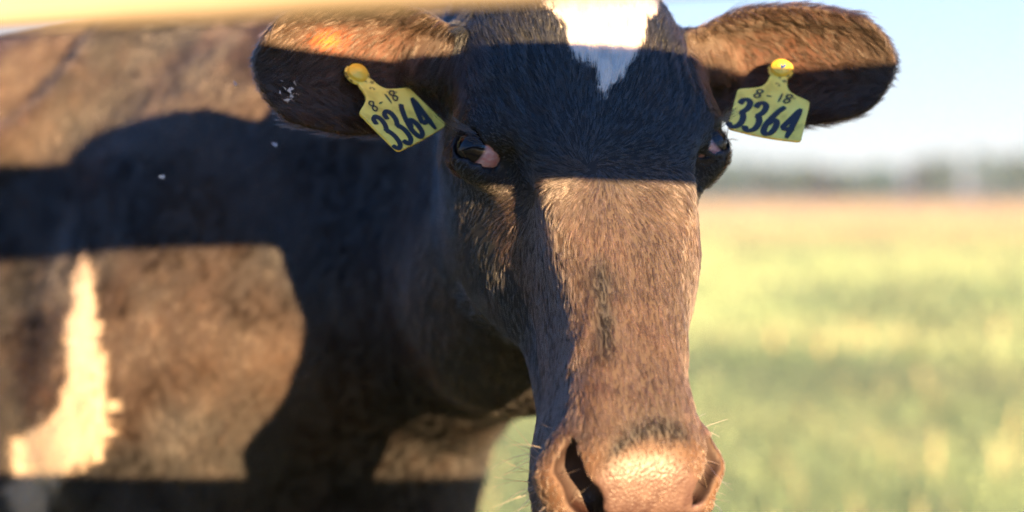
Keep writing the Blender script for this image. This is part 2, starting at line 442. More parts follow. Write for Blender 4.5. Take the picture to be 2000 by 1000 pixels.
def coat(P, N, jitter=0.0):
    h = to_head(P); b = to_body(P); s, t, n = h.T
    w1 = (fbm(P, 140) - .5); w2 = (fbm(P + 5, 60) - .5)
    # forehead star
    tt = -.021 - t + w2 * .035 + w1 * .030 + jitter
    half = np.interp(tt, [0, .05, .095, .13, .2], [0, .034, .052, .058, .06])
    cen = np.interp(tt, [0, .05, .095], [.000, .006, .014])
    star = (tt > 0) & (np.abs(s - cen + w1 * .022) < half) & (n > -.06) & (P[:, 1] < 1.6)
    # side marking
    wz = b[:, 2] + w1 * .03; wr = b[:, 1] + w2 * .045 + w1 * .022 + jitter * 2.2
    side = (wr > np.interp(wz, WZ, WR)) & (wr < np.interp(wz, WZ, WL)) & (wz > .70) & (wz < 1.15) & (b[:, 0] > .1)
    white = (star | side)
    col = np.repeat(BLACK[None], len(P), 0)
    v = fbm(P, 35)
    br = .10 * sstep(.45, .8, v)
    br = br + .22 * sstep(.42, .70, fbm(P + 2, 6))
    u, ev, en, sd = ear_coord(P)
    hm = head_mask(h, P)
    br = br + .06 * (1 - hm)
    br = br + .28 * hm * sstep(.03, .09, t) * (n > -.10) * (u < 0)
    muz = sstep(.285, .322, t + w2 * .02) * hm * (u < 0)
    br = np.maximum(br, muz * .8)
    earb = (u > 0) * .30
    br = np.clip(br + earb, 0, 1.5)
    col = col * (1 - br[:, None]) + BROWN * br[:, None]
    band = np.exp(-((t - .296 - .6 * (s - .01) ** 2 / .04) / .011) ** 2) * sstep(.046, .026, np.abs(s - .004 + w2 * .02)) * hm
    streak = np.exp(-((s + .027 + w2 * .012) / .0100) ** 2) * sstep(.13, .155, t + w2 * .04) * sstep(.245, .205, t + w2 * .04) * hm * (n > -.03)  # shadow of the cowlick parting, put into the coat as darker hair
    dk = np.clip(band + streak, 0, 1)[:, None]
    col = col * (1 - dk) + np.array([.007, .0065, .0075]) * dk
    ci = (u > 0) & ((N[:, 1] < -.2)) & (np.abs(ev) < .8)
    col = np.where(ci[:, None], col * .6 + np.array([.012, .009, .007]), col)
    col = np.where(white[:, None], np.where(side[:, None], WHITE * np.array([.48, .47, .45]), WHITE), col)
    pad = nosepad(h) * hm
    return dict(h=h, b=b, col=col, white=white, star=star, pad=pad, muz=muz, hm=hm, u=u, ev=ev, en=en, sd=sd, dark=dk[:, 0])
me = mesh('cow', V, Fc.tolist())
nv = len(V)
_n = np.zeros(nv * 3); me.vertices.foreach_get('normal', _n); _n = _n.reshape(-1, 3); hh = to_head(V)
wr = np.sin(2 * math.pi * (np.abs(hh[:, 0]) + .25 * hh[:, 1] + .006 * np.sin(hh[:, 1] * 60)) / .0125)
wm_ = sstep(.050, .062, np.abs(hh[:, 0])) * sstep(.100, .085, np.abs(hh[:, 0])) * sstep(-.10, -.07, hh[:, 1]) * sstep(.0, -.025, hh[:, 1]) * (hh[:, 2] > -.06) * (V[:, 1] < 1.6)
vein = np.exp(-((np.abs(hh[:, 0]) - .047 - .012 * np.sin(hh[:, 1] * 28)) / .004) ** 2) * sstep(.06, .09, hh[:, 1]) * sstep(.26, .2, hh[:, 1]) * (hh[:, 2] > -.045) * (V[:, 1] < 1.6)
V = V + _n * ((wr * .0016 * wm_) + .0018 * vein)[:, None]
me.vertices.foreach_set('co', V.ravel()); me.update()
VN = np.zeros(nv * 3); me.vertices.foreach_get('normal', VN); VN = VN.reshape(-1, 3)
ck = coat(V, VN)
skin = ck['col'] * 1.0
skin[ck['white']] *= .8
pad = ck['pad'][:, None]
nz = (fbm(V, 90) - .5)[:, None]
skin = skin * (1 - pad) + (np.array([.050, .031, .029]) + nz * np.array([.06, .045, .038]) + (fbm(V + 4, 300) - .5)[:, None] * np.array([.045, .034, .030])) * pad
for sg in (-1, 1):      # bare, thin skin inside the ears, and inside the nostrils
    q = (V - EAR[sg]['o']) @ EAR[sg]['M'].T
    inner = (ck['sd'] == sg) & ((VN @ EAR[sg]['c']) > .2)
    k = inner * sstep(.15, .4, ck['u']) * sstep(.95, .5, ck['u']) * sstep(.75, .25, np.abs(ck['ev'] - .05))
    skin = skin * (1 - k[:, None]) + np.array([.050, .022, .014]) * k[:, None]
    if sg < 0:
        k = inner * np.exp(-((q[:, 0] - .118) / .013) ** 2 - ((q[:, 1] - .020) / .007) ** 2)  # sun glowing through the thin ear, painted in as orange skin
        skin = skin * (1 - k[:, None]) + np.array([.42, .09, .010]) * k[:, None]
    lid = np.linalg.norm(V - EYE[sg]['c'], axis=1)
    k = sstep(.027, .0225, lid)[:, None]
    skin = skin * (1 - k) + np.array([.012, .011, .012]) * k
    nd = chain(V, NOSTRIL[sg], .008)
    k = (sstep(.004, .0015, nd) * (nd < .006))[:, None]
    skin = skin * (1 - k) + np.array([.014, .006, .005]) * k
a = me.attributes.new('coat', 'FLOAT_COLOR', 'POINT')
a.data.foreach_set('color', np.concatenate([skin, np.ones((nv, 1))], 1).astype(np.float32).ravel())
lidm = np.maximum(sstep(.0245, .0225, np.linalg.norm(V - EYE[-1]['c'], axis=1)), sstep(.0245, .0225, np.linalg.norm(V - EYE[1]['c'], axis=1)))
a = me.attributes.new('wet', 'FLOAT', 'POINT'); a.data.foreach_set('value', np.maximum(ck['pad'], lidm).astype(np.float32))
a = me.attributes.new('pebble', 'FLOAT', 'POINT'); a.data.foreach_set('value', ck['pad'].astype(np.float32))
hide, t_, p_ = mat('cow_skin')
at1 = node(t_, 'ShaderNodeAttribute', attribute_name='coat'); L(t_, at1.outputs['Color'], p_.inputs['Base Color'])
at2 = node(t_, 'ShaderNodeAttribute', attribute_name='wet')
at3 = node(t_, 'ShaderNodeAttribute', attribute_name='pebble')
mr = node(t_, 'ShaderNodeMapRange'); mr.inputs['To Min'].default_value = .75; mr.inputs['To Max'].default_value = .42
L(t_, at2.outputs['Fac'], mr.inputs['Value']); L(t_, mr.outputs[0], p_.inputs['Roughness'])
geo = node(t_, 'ShaderNodeNewGeometry')
vo = node(t_, 'ShaderNodeTexVoronoi'); vo.inputs['Scale'].default_value = 480; vo.feature = 'SMOOTH_F1'
nz2 = node(t_, 'ShaderNodeTexNoise'); nz2.inputs['Scale'].default_value = 900
L(t_, geo.outputs['Position'], vo.inputs['Vector']); L(t_, geo.outputs['Position'], nz2.inputs['Vector'])
ad = node(t_, 'ShaderNodeMath', operation='MULTIPLY_ADD'); L(t_, nz2.outputs['Fac'], ad.inputs[0]); ad.inputs[1].default_value = .35; L(t_, vo.outputs['Distance'], ad.inputs[2])
inv = node(t_, 'ShaderNodeMath', operation='MULTIPLY'); L(t_, ad.outputs[0], inv.inputs[0]); L(t_, at3.outputs['Fac'], inv.inputs[1])
bp = node(t_, 'ShaderNodeBump'); bp.inputs['Strength'].default_value = .6; bp.inputs['Distance'].default_value = .0014; bp.invert = True
L(t_, inv.outputs[0], bp.inputs['Height']); L(t_, bp.outputs['Normal'], p_.inputs['Normal'])
p_.inputs['Specular IOR Level'].default_value = .4
cow = link('cow', me, None, [hide])
tag(cow, 'black cow with a white forehead star looking over the fence at the camera', 'cow')

# ------------------------------------------------------------------ fur
def unit_rows(A): return A / np.maximum(np.linalg.norm(A, axis=1), 1e-9)[:, None]
def hair_dir(c, P, N):
    s, t, n = c['h'].T
    ws, wt = -.022, .050                              # whorl on the forehead
    rs, rt = s - ws, t - wt
    r = np.hypot(rs, rt) + 1e-5
    ds = rs / r; dt = rt / r
    sw = .55 * np.exp(-(r / .04) ** 2)
    ds, dt = ds - dt * sw, dt + ds * sw
    far = sstep(.03, .13, r)
    up = t < wt
    ds2 = np.where(up, rs * 4.0, s * 1.2); dt2 = np.where(up, -1., 1.)
    side = sstep(.03, .075, np.abs(s)) * sstep(-.02, -.06, n)
    k = far * np.where(up, .75, 1.)
    ds = ds * (1 - k) + ds2 * k; dt = dt * (1 - k) + dt2 * k
    dn = -side * .35
    dt = np.where(side > .5, np.abs(dt) * .9, dt)
    muz = c['muz']
    dt = dt * (1 - .4 * muz)
    Dh = ds[:, None] * h_s + dt[:, None] * h_t + dn[:, None] * h_n
    Db = np.repeat((b_r * .55 - b_u * .85)[None], len(P), 0)
    wob = (fbm(P + 3, 7) - .5)
    Db = Db + wob[:, None] * 2.8 * b_r + (fbm(P + 8, 16) - .5)[:, None] * 1.6 * b_r
    hm = c['hm'][:, None]
    Dv = Dh * hm + Db * (1 - hm)
    for sg in (-1, 1):
        e = EAR[sg]; m = (c['sd'] == sg)
        inner = (N @ e['c']) > .15
        vv = c['ev']
        De = (1.0 - .2 * vv)[:, None] * e['a'] + (vv * .55)[:, None] * e['b']
        Di = .75 * e['a'] + (np.where(vv > .1, -.75, -.35) + 1.0 * (vv < -.3))[:, None] * e['b'] + .5 * e['c']
        De = np.where(inner[:, None], Di, De)
        Dv = np.where(m[:, None], De, Dv)
    Dv = Dv - (Dv * N).sum(1)[:, None] * N
    return unit_rows(Dv)
def tri_data():
    T = np.concatenate([Fc[:, [0, 1, 2]], Fc[:, [0, 2, 3]]])
    A = np.cross(V[T[:, 1]] - V[T[:, 0]], V[T[:, 2]] - V[T[:, 0]])
    return T, np.linalg.norm(A, axis=1) / 2
T_, AR_ = tri_data()
Cn = V[T_].mean(1); Nn = unit_rows(VN[T_].mean(1))
kc = coat(Cn, Nn)
dens = np.where(kc['hm'] > .5, np.where((kc['h'][:, 2] > -.09) | (kc['u'] > 0), 84., 36.), 0)
dens = np.where(kc['u'] > 0, 55., dens)
near_side = (Nn @ np.array([0, -1., 0]) > -.35) & (kc['b'][:, 1] < .75)
dens = np.where(kc['hm'] <= .5, np.where(near_side, 11., 1.5), dens)
dens *= np.where(kc['hm'] > .5, 1 - .985 * kc['pad'], 1)
dens = np.where(kc['muz'] > .5, dens * .9, dens)
for sg in (-1, 1):
    lid = np.linalg.norm(Cn - EYE[sg]['c'], axis=1)
    dens = np.where(lid < .0222, 0, dens)
    nd = chain(Cn, NOSTRIL[sg], .008); dens = np.where(nd < .0045, 0, dens)
KIDS = 6                                   # hairs come in little locks
ex = AR_ * dens * 1e4 / KIDS
cnt = np.floor(ex + rng.random(len(ex))).astype(int)
ti = np.repeat(np.arange(len(T_)), cnt)
NP_ = len(ti)
r1 = np.sqrt(rng.random(NP_)); r2 = rng.random(NP_)
wts = np.stack([1 - r1, r1 * (1 - r2), r1 * r2], 1)
Pp = (V[T_[ti]] * wts[:, :, None]).sum(1); Np = unit_rows((VN[T_[ti]] * wts[:, :, None]).sum(1))
lock = np.repeat(np.arange(NP_), KIDS); NH = len(lock)
on_head = head_mask(to_head(Pp), Pp)[lock] > .5
spread = np.where(on_head, .0007, .0024)
off = rng.normal(0, 1, (NH, 3)) * spread[:, None]
N0 = Np[lock]; off -= (off * N0).sum(1)[:, None] * N0
P0 = Pp[lock] + off - N0 * (np.linalg.norm(off, axis=1) ** 2 * 8)[:, None]
lockv = rng.random((NP_, 4))[lock]
c0 = coat(P0, N0, rng.normal(0, .0025, NH))
D0 = hair_dir(c0, P0, N0)
h = c0['h']; hm = c0['hm']; u = c0['u']
Ln = np.where(hm > .5, .0085, .014)
top = hm * sstep(.03, -.13, h[:, 1]) * (u < 0)
Ln = Ln + top * .006
Ln = Ln + (c0['star']) * .006
Ln = np.where(u > 0, .010 + .008 * (np.abs(c0['ev']) > .8) + .006 * (u < .25), Ln)
Ln = Ln * (1 - .62 * c0['muz'] * (u < 0))
for sg in (-1, 1):
    lid = np.linalg.norm(P0 - EYE[sg]['c'], axis=1)
    Ln = Ln * (.38 + .62 * sstep(.026, .055, lid))
Ln = Ln * rng.uniform(.8, 1.1, NH) * (.65 + .6 * lockv[:, 2])
lift = np.where(hm > .5, .10, .11) + rng.normal(0, .05, NH)
lift = lift + .08 * top + .15 * (u > 0) * (np.abs(c0['ev']) > .7) + .25 * c0['muz'] * (u < 0)
B0 = np.cross(N0, D0)
# neighbouring hairs lean together: smooth vector noise, fine on the head and coarser on the body
fs = np.where(hm > .5, 1., .35)
Pn = P0 * fs[:, None]
side_ = (lockv[:, 0] - .5) * .22 + (vnoise(Pn + 7, 90) - .5) * .42 + rng.normal(0, .06, NH)
lift = lift + (lockv[:, 1] - .5) * .10 + (vnoise(Pn + 3, 110) - .5) * .12
lift = np.clip(lift, .05, 1.1)
Dt = unit_rows(D0 + side_[:, None] * B0)
K = 5
pts = np.zeros((NH, K, 3), np.float32)
p = P0.copy(); pts[:, 0] = p - N0 * .0006
for k in range(1, K):
    a_ = (lift * (1.5 - 1.1 * k / (K - 1)))
    dd = Dt * np.cos(a_)[:, None] + N0 * np.sin(a_)[:, None]
    dd[:, 2] -= .10 * (k / K)
    p = p + dd * (Ln / (K - 1))[:, None]
    pts[:, k] = p - off * (.72 * (k / (K - 1)) ** 1.3)
rad0 = np.where(hm > .5, .00012, .00030) * rng.uniform(.75, 1.25, NH)
rad0 = np.where(u > 0, .00011, rad0)
prof = np.array([1, .95, .8, .55, .15])
radii = (rad0[:, None] * prof[None]).astype(np.float32)
tint = rng.uniform(.55, 1.5, NH) * (.6 + .8 * lockv[:, 3])
wv = (.62 + .5 * fbm(P0 * np.array([1, 1, .35]), 45))[:, None]
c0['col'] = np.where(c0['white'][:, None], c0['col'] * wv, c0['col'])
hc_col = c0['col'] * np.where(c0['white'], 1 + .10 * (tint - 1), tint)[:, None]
redd = (rng.random(NH) < .08) & ~c0['white']
hc_col[redd] = hc_col[redd] * np.array([1.9, 1.2, .8])
def hair_object(name, P, R, col, mats, parent, gloss=None):
    n, k = P.shape[:2]
    hc = bpy.data.hair_curves.new(name)
    hc.add_curves([k] * n)
    hc.attributes['position'].data.foreach_set('vector', P.astype(np.float32).ravel())
    ra = hc.attributes.get('radius') or hc.attributes.new('radius', 'FLOAT', 'POINT')
    ra.data.foreach_set('value', R.astype(np.float32).ravel())
    ga = hc.attributes.new('gloss', 'FLOAT', 'CURVE'); ga.data.foreach_set('value', (np.full(n, 1.5) if gloss is None else gloss).astype(np.float32))
    ca = hc.attributes.new('coat', 'FLOAT_COLOR', 'CURVE')
    ca.data.foreach_set('color', np.concatenate([np.clip(col, 0, .95), np.ones((n, 1))], 1).astype(np.float32).ravel())
    return link(name, hc, parent, mats)
def hair_mat(name, rough=.32, coat_=0.0):
    m = bpy.data.materials.new(name); m.use_nodes = True; t = m.node_tree
    t.nodes.remove(t.nodes['Principled BSDF'])
    hb = t.nodes.new('ShaderNodeBsdfHairPrincipled'); hb.model = 'CHIANG'; hb.parametrization = 'COLOR'
    at_ = node(t, 'ShaderNodeAttribute', attribute_name='coat'); L(t, at_.outputs['Color'], hb.inputs['Color'])
    hb.inputs['Roughness'].default_value = rough
    hb.inputs['Radial Roughness'].default_value = .45
    gl_ = node(t, 'ShaderNodeAttribute', attribute_name='gloss'); L(t, gl_.outputs['Fac'], hb.inputs['IOR'])
    hb.inputs['Coat'].default_value = coat_
    hb.inputs['Random Roughness'].default_value = .3
    L(t, hb.outputs[0], t.nodes['Material Output'].inputs['Surface'])
    return m
furm = hair_mat('fur', .50, .15)
gloss = np.where(c0['white'], 1.5, 1.24 + np.where(hm > .5, .20 + .40 * lockv[:, 3], .20 + .16 * lockv[:, 3]) + rng.normal(0, .05, NH))
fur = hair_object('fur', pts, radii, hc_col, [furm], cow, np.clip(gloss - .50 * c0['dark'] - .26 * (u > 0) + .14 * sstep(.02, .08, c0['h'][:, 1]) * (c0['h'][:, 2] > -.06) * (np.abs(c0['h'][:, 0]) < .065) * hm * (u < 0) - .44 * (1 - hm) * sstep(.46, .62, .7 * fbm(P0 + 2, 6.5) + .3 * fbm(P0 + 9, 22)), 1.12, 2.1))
C.cycles_curves.shape = 'RIBBONS'; C.cycles_curves.subdivisions = 2
# lashes, whiskers
def strands(roots, dirs, lens, bend, rad, col, n=8):
    R = np.asarray(roots); Dd = unit_rows(np.asarray(dirs)); P = np.zeros((len(R), n, 3))
    P[:, 0] = R
    for k in range(1, n):
        d = unit_rows(Dd + np.asarray(bend) * (k / n))
        P[:, k] = P[:, k - 1] + d * (np.asarray(lens) / (n - 1))[:, None]
    pr = np.linspace(1, .25, n)
    return P, np.asarray(rad)[:, None] * pr[None], np.repeat(np.asarray(col)[None], len(R), 0)
for sg in (-1, 1):
    e = EYE[sg]; ro = []; di = []; ln = []
    for k in range(46):
        f = rng.uniform(-1, .85)
        q = e['c'] + e['fwd'] * f * .0195 + e['up'] * (.0125 * (1 - .8 * f * f) + rng.uniform(0, .003)) + e['out'] * (.0205 - .007 * f * f)
        ro.append(q); di.append(e['out'] * 1.0 + e['fwd'] * (f * .55 - .45) - e['up'] * rng.uniform(.05, .45) + rng.normal(0, .12, 3)); ln.append(rng.uniform(.014, .026))
    P_, R_, C_ = strands(ro, di, ln, e['up'] * .35, np.full(len(ro), .00026), [.012, .013, .016])
    hair_object('eyelashes', P_, R_, C_, [furm], cow)
ro = []; di = []; ln = []
bvh = None
from mathutils.bvhtree import BVHTree
bvh = BVHTree.FromPolygons([Vector(v) for v in V], Fc.tolist())
def on_skin(p):
    q = bvh.find_nearest(Vector(p)); return np.array(q[0]), np.array(q[1])
for k in range(70):
    sg = -1 if k % 2 else 1
    p, nn = on_skin(head(sg * rng.uniform(.050, .075), rng.uniform(.27, .37), rng.uniform(-.13, -.045)))
    ro.append(p); di.append(nn + .35 * h_t * rng.uniform(-.5, 1.2) + rng.normal(0, .25, 3)); ln.append(rng.uniform(.015, .040))
for k in range(0):
    p, nn = on_skin(head(rng.choice([-1, 1]) * rng.uniform(.06, .10), rng.uniform(-.04, .25), rng.uniform(-.20, -.09)))
    ro.append(p); di.append(nn + .8 * h_t + rng.normal(0, .25, 3)); ln.append(rng.uniform(.012, .03))
P_, R_, C_ = strands(ro, di, ln, rng.normal(0, .45, (len(ro), 3)) + np.array([0, 0, -.2]), np.full(len(ro), .00024), [.46, .27, .18])
hair_object('whiskers', P_, R_, C_, [hair_mat('whisker_hair', .3)], cow)

# crumbs of dried mud and chaff stuck in the coat
def flakes(name, centres, size, col, parent, seed):
    rg = np.random.default_rng(seed); Vv = []; Ff = []
    for c in centres:
        p, nn = on_skin(c); p = p + nn * .004
        q = rg.normal(0, 1, (6, 3)) * size * rg.uniform(.5, 1.3); o = len(Vv)
        q[4:] *= .35; Vv += [p + x for x in q]
        Ff += [(o, o + 1, o + 2), (o, o + 2, o + 3), (o, o + 1, o + 3), (o + 1, o + 2, o + 3), (o + 4, o + 1, o + 2), (o + 5, o, o + 3)]
    m, t, p_ = mat(name + '_crumbs'); p_.inputs['Base Color'].default_value = (*col, 1); p_.inputs['Roughness'].default_value = .9
    link(name, mesh(name, Vv, Ff, False), parent, [m])
eo = EAR[-1]
rg_ = np.random.default_rng(5)
flakes('dried_mud', [eo['o'] + eo['a'] * (.150 + rg_.normal(0, .006)) + eo['b'] * (-.020 + rg_.normal(0, .005)) + eo['c'] * .02 for k in range(16)], .0014, (.55, .47, .40), cow, 1)

# ------------------------------------------------------------------ eyes
def sphere(c, r, ex, ey, ez, nu=64, nv_=40, shape=None):
    Vv = [];
    for i in range(nv_ + 1):
        th = math.pi * i / nv_
        for j in range(nu):
            ph = 2 * math.pi * j / nu
            q = np.array([math.sin(th) * math.cos(ph), math.sin(th) * math.sin(ph), math.cos(th)])
            rr = r if shape is None else r * shape(th)
            Vv.append(np.asarray(c) + rr * (q[0] * ex + q[1] * ey + q[2] * ez))
    Ff = [(i * nu + j, (i + 1) * nu + j, (i + 1) * nu + (j + 1) % nu, i * nu + (j + 1) % nu) for i in range(nv_) for j in range(nu)]
    return Vv, Ff
eyem, t_, p_ = mat('eyeball')
ea = node(t_, 'ShaderNodeAttribute', attribute_name='eye'); L(t_, ea.outputs['Color'], p_.inputs['Base Color'])
p_.inputs['Roughness'].default_value = .05; p_.inputs['IOR'].default_value = 1.36
for sg in (-1, 1):
    e = EYE[sg]
    gz = unit(e['out'] - e['fwd'] * (-.04 if sg < 0 else .42) + .02 * e['up'])
    ex = unit(e['fwd'] - (e['fwd'] @ gz) * gz); ey = np.cross(gz, ex)
    cx = lambda th: 1 + .045 * float(sstep(.72, .3, th))
    Vv, Ff = sphere(e['c'], e['r'], ex, ey, gz, shape=cx)
    m_ = mesh('eye', Vv, Ff)
    Q = (np.array(Vv) - e['c']); th = np.arccos(np.clip(unit_rows(Q) @ gz, -1, 1))
    vein = fbm(np.array(Vv), 420)
    scl = np.array([.42, .24, .23]) + (vein - .5)[:, None] * np.array([.10, .30, .28])
    edge = sstep(.98, .90, th)[:, None]
    cc = scl * (1 - edge) + np.array([.012, .008, .007]) * edge
    pup = sstep(.40, .34, th)[:, None]; cc = cc * (1 - pup) + np.array([.003, .003, .005]) * pup
    a = m_.attributes.new('eye', 'FLOAT_COLOR', 'POINT')
    a.data.foreach_set('color', np.concatenate([cc, np.ones((len(cc), 1))], 1).astype(np.float32).ravel())
    link('eye', m_, cow, [eyem])

# ------------------------------------------------------------------ ear tags
def catmull(P, n=10):
    P = [np.asarray(p, float) for p in P]; out = []
    for i in range(len(P) - 1):
        p0 = P[max(i - 1, 0)]; p1 = P[i]; p2 = P[i + 1]; p3 = P[min(i + 2, len(P) - 1)]
        for k in range(n):
            u = k / n
            out.append(.5 * ((2 * p1) + (p2 - p0) * u + (2 * p0 - 5 * p1 + 4 * p2 - p3) * u * u + (3 * p1 - p0 - 3 * p2 + p3) * u ** 3))
    out.append(P[-1]); return np.array(out)
GLYPH = {
 '3': [[(.16,.80),(.22,.95),(.50,1.0),(.78,.92),(.80,.72),(.58,.57),(.38,.54)], [(.38,.54),(.66,.50),(.84,.32),(.76,.10),(.45,.0),(.16,.03),(.04,.13)]],
 '6': [[(.86,1.0),(.58,.84),(.30,.56),(.13,.28),(.22,.06),(.48,.0),(.76,.10),(.84,.32),(.70,.48),(.44,.48),(.22,.32)]],
 '4': [[(.78,1.0),(.50,.70),(.22,.42),(.06,.27)], [(.06,.27),(.50,.27),(.98,.27)], [(.78,1.0),(.74,.5),(.70,-.03)]],
 '1': [[(.45,1.0),(.5,.5),(.52,0)]],
 '8': [[(.70,.92),(.45,1.0),(.18,.84),(.30,.60),(.62,.44),(.78,.20),(.50,.0),(.20,.12),(.24,.36),(.60,.58),(.80,.80),(.70,.92)]],
 '-': [[(.15,.45),(.85,.48)]],
}
STRAIGHT = {'4', '1', '-'}
def stroke_mesh(path, wid, z0):
    n = len(path); d = np.gradient(path, axis=0); d = d / (np.linalg.norm(d, axis=1)[:, None] + 1e-9)
    nr = np.stack([-d[:, 1], d[:, 0]], 1)
    w = np.full(n, wid / 2); 
    for k in range(min(3, n // 2)): w[k] *= (.55, .8, .95)[k]; w[-1 - k] *= (.55, .8, .95)[k]
    # pen held at an angle: strokes are a little thinner one way
    w = w * (.80 + .28 * np.abs(d @ np.array([.45, -.9])))
    Lf = path + nr * w[:, None]; Rt = path - nr * w[:, None]
    z = z0 + np.arange(n) * 2e-6
    Vv = np.concatenate([np.column_stack([Lf, z]), np.column_stack([Rt, z])])
    return Vv, [(k, n + k, n + k + 1, k + 1) for k in range(n - 1)]
def text_mesh(txt, x0, y0, adv, wd, ht, slant, wid, z0, rot=None):
    Vs = []; Fs = []; o = 0; x = x0; zi = 0
    for ch, dx in zip(txt, adv):
        for st in GLYPH[ch]:
            p = np.array(st, float)
            p = catmull(st, 9) if ch not in STRAIGHT else np.concatenate([np.linspace(p[i], p[i + 1], 6, endpoint=(i == len(p) - 2)) for i in range(len(p) - 1)])
            p = p * np.array([wd if ch != '-' else wd * .8, ht]); p[:, 0] += p[:, 1] * slant + x; p[:, 1] += y0
            v, f = stroke_mesh(p, wid, z0 + zi * .00006); zi += 1
            Vs.append(v); Fs += [tuple(i + o for i in q) for q in f]; o += len(v)
        x += dx
    return np.concatenate(Vs), Fs
def tag_outline():
    """half outline from the knob down, mm"""
    pts = []
    for a in np.linspace(math.pi / 2, -.9, 12): pts.append((11.2 * math.cos(a), 11.2 * math.sin(a)))
    pts += catmull([(8.2, -12), (9.0, -18), (12.5, -24.5), (20, -29), (28, -32.5), (30.6, -34)], 4).tolist()
    pts += [(31.8, -35.6), (32, -38)]
    pts += [(32, -60), (32, -79.5), (31.2, -82), (28.8, -83)]
    return pts + [(14, -83.2), (0, -83.3)]
yel, t_, p_ = mat('yellow_plastic')
tc = node(t_, 'ShaderNodeTexCoord')
nz = node(t_, 'ShaderNodeTexNoise'); nz.inputs['Scale'].default_value = 55; nz.inputs['Detail'].default_value = 6; L(t_, tc.outputs['Object'], nz.inputs['Vector'])
L(t_, ramp(t_, nz.outputs['Fac'], [(.25, (.62, .43, .05)), (.48, (.94, .70, .12)), (.75, (.96, .77, .17))]), p_.inputs['Base Color'])
ybase = p_.inputs['Base Color'].links[0].from_socket
sy = node(t_, 'ShaderNodeSeparateXYZ'); L(t_, tc.outputs['Object'], sy.inputs[0])
nd_ = node(t_, 'ShaderNodeTexNoise'); nd_.inputs['Scale'].default_value = 190; nd_.inputs['Detail'].default_value = 5; L(t_, tc.outputs['Object'], nd_.inputs['Vector'])
mr = node(t_, 'ShaderNodeMapRange'); mr.inputs['From Min'].default_value = -.045; mr.inputs['From Max'].default_value = .004; mr.inputs['To Min'].default_value = -.10; mr.inputs['To Max'].default_value = .13; L(t_, sy.outputs['Y'], mr.inputs['Value'])
sm = node(t_, 'ShaderNodeMath', operation='ADD'); L(t_, nd_.outputs['Fac'], sm.inputs[0]); L(t_, mr.outputs[0], sm.inputs[1])
dirt = ramp(t_, sm.outputs[0], [(.60, (0, 0, 0)), (.70, (.85, .85, .85))])
mxd = node(t_, 'ShaderNodeMixRGB'); L(t_, dirt, mxd.inputs['Fac']); L(t_, ybase, mxd.inputs[1]); mxd.inputs[2].default_value = (.07, .045, .012, 1); L(t_, mxd.outputs[0], p_.inputs['Base Color'])
p_.inputs['Roughness'].default_value = .42
p_.inputs['Subsurface Weight'].default_value = .12; p_.inputs['Subsurface Radius'].default_value = (.004, .003, .001)
knobm, t_, p_ = mat('yellow_knob'); p_.inputs['Base Color'].default_value = (.84, .56, .06, 1); p_.inputs['Roughness'].default_value = .4
p_.inputs['Subsurface Weight'].default_value = .15; p_.inputs['Subsurface Radius'].default_value = (.004, .003, .001)
ink, t_, p_ = mat('tag_ink'); p_.inputs['Base Color'].default_value = (.012, .022, .028, 1); p_.inputs['Roughness'].default_value = .6
marker, t_, p_ = mat('marker_ink'); p_.inputs['Base Color'].default_value = (.018, .018, .018, 1); p_.inputs['Roughness'].default_value = .6
grime, t_, p_ = mat('grime'); p_.inputs['Base Color'].default_value = (.035, .025, .015, 1); p_.inputs['Roughness'].default_value = .9
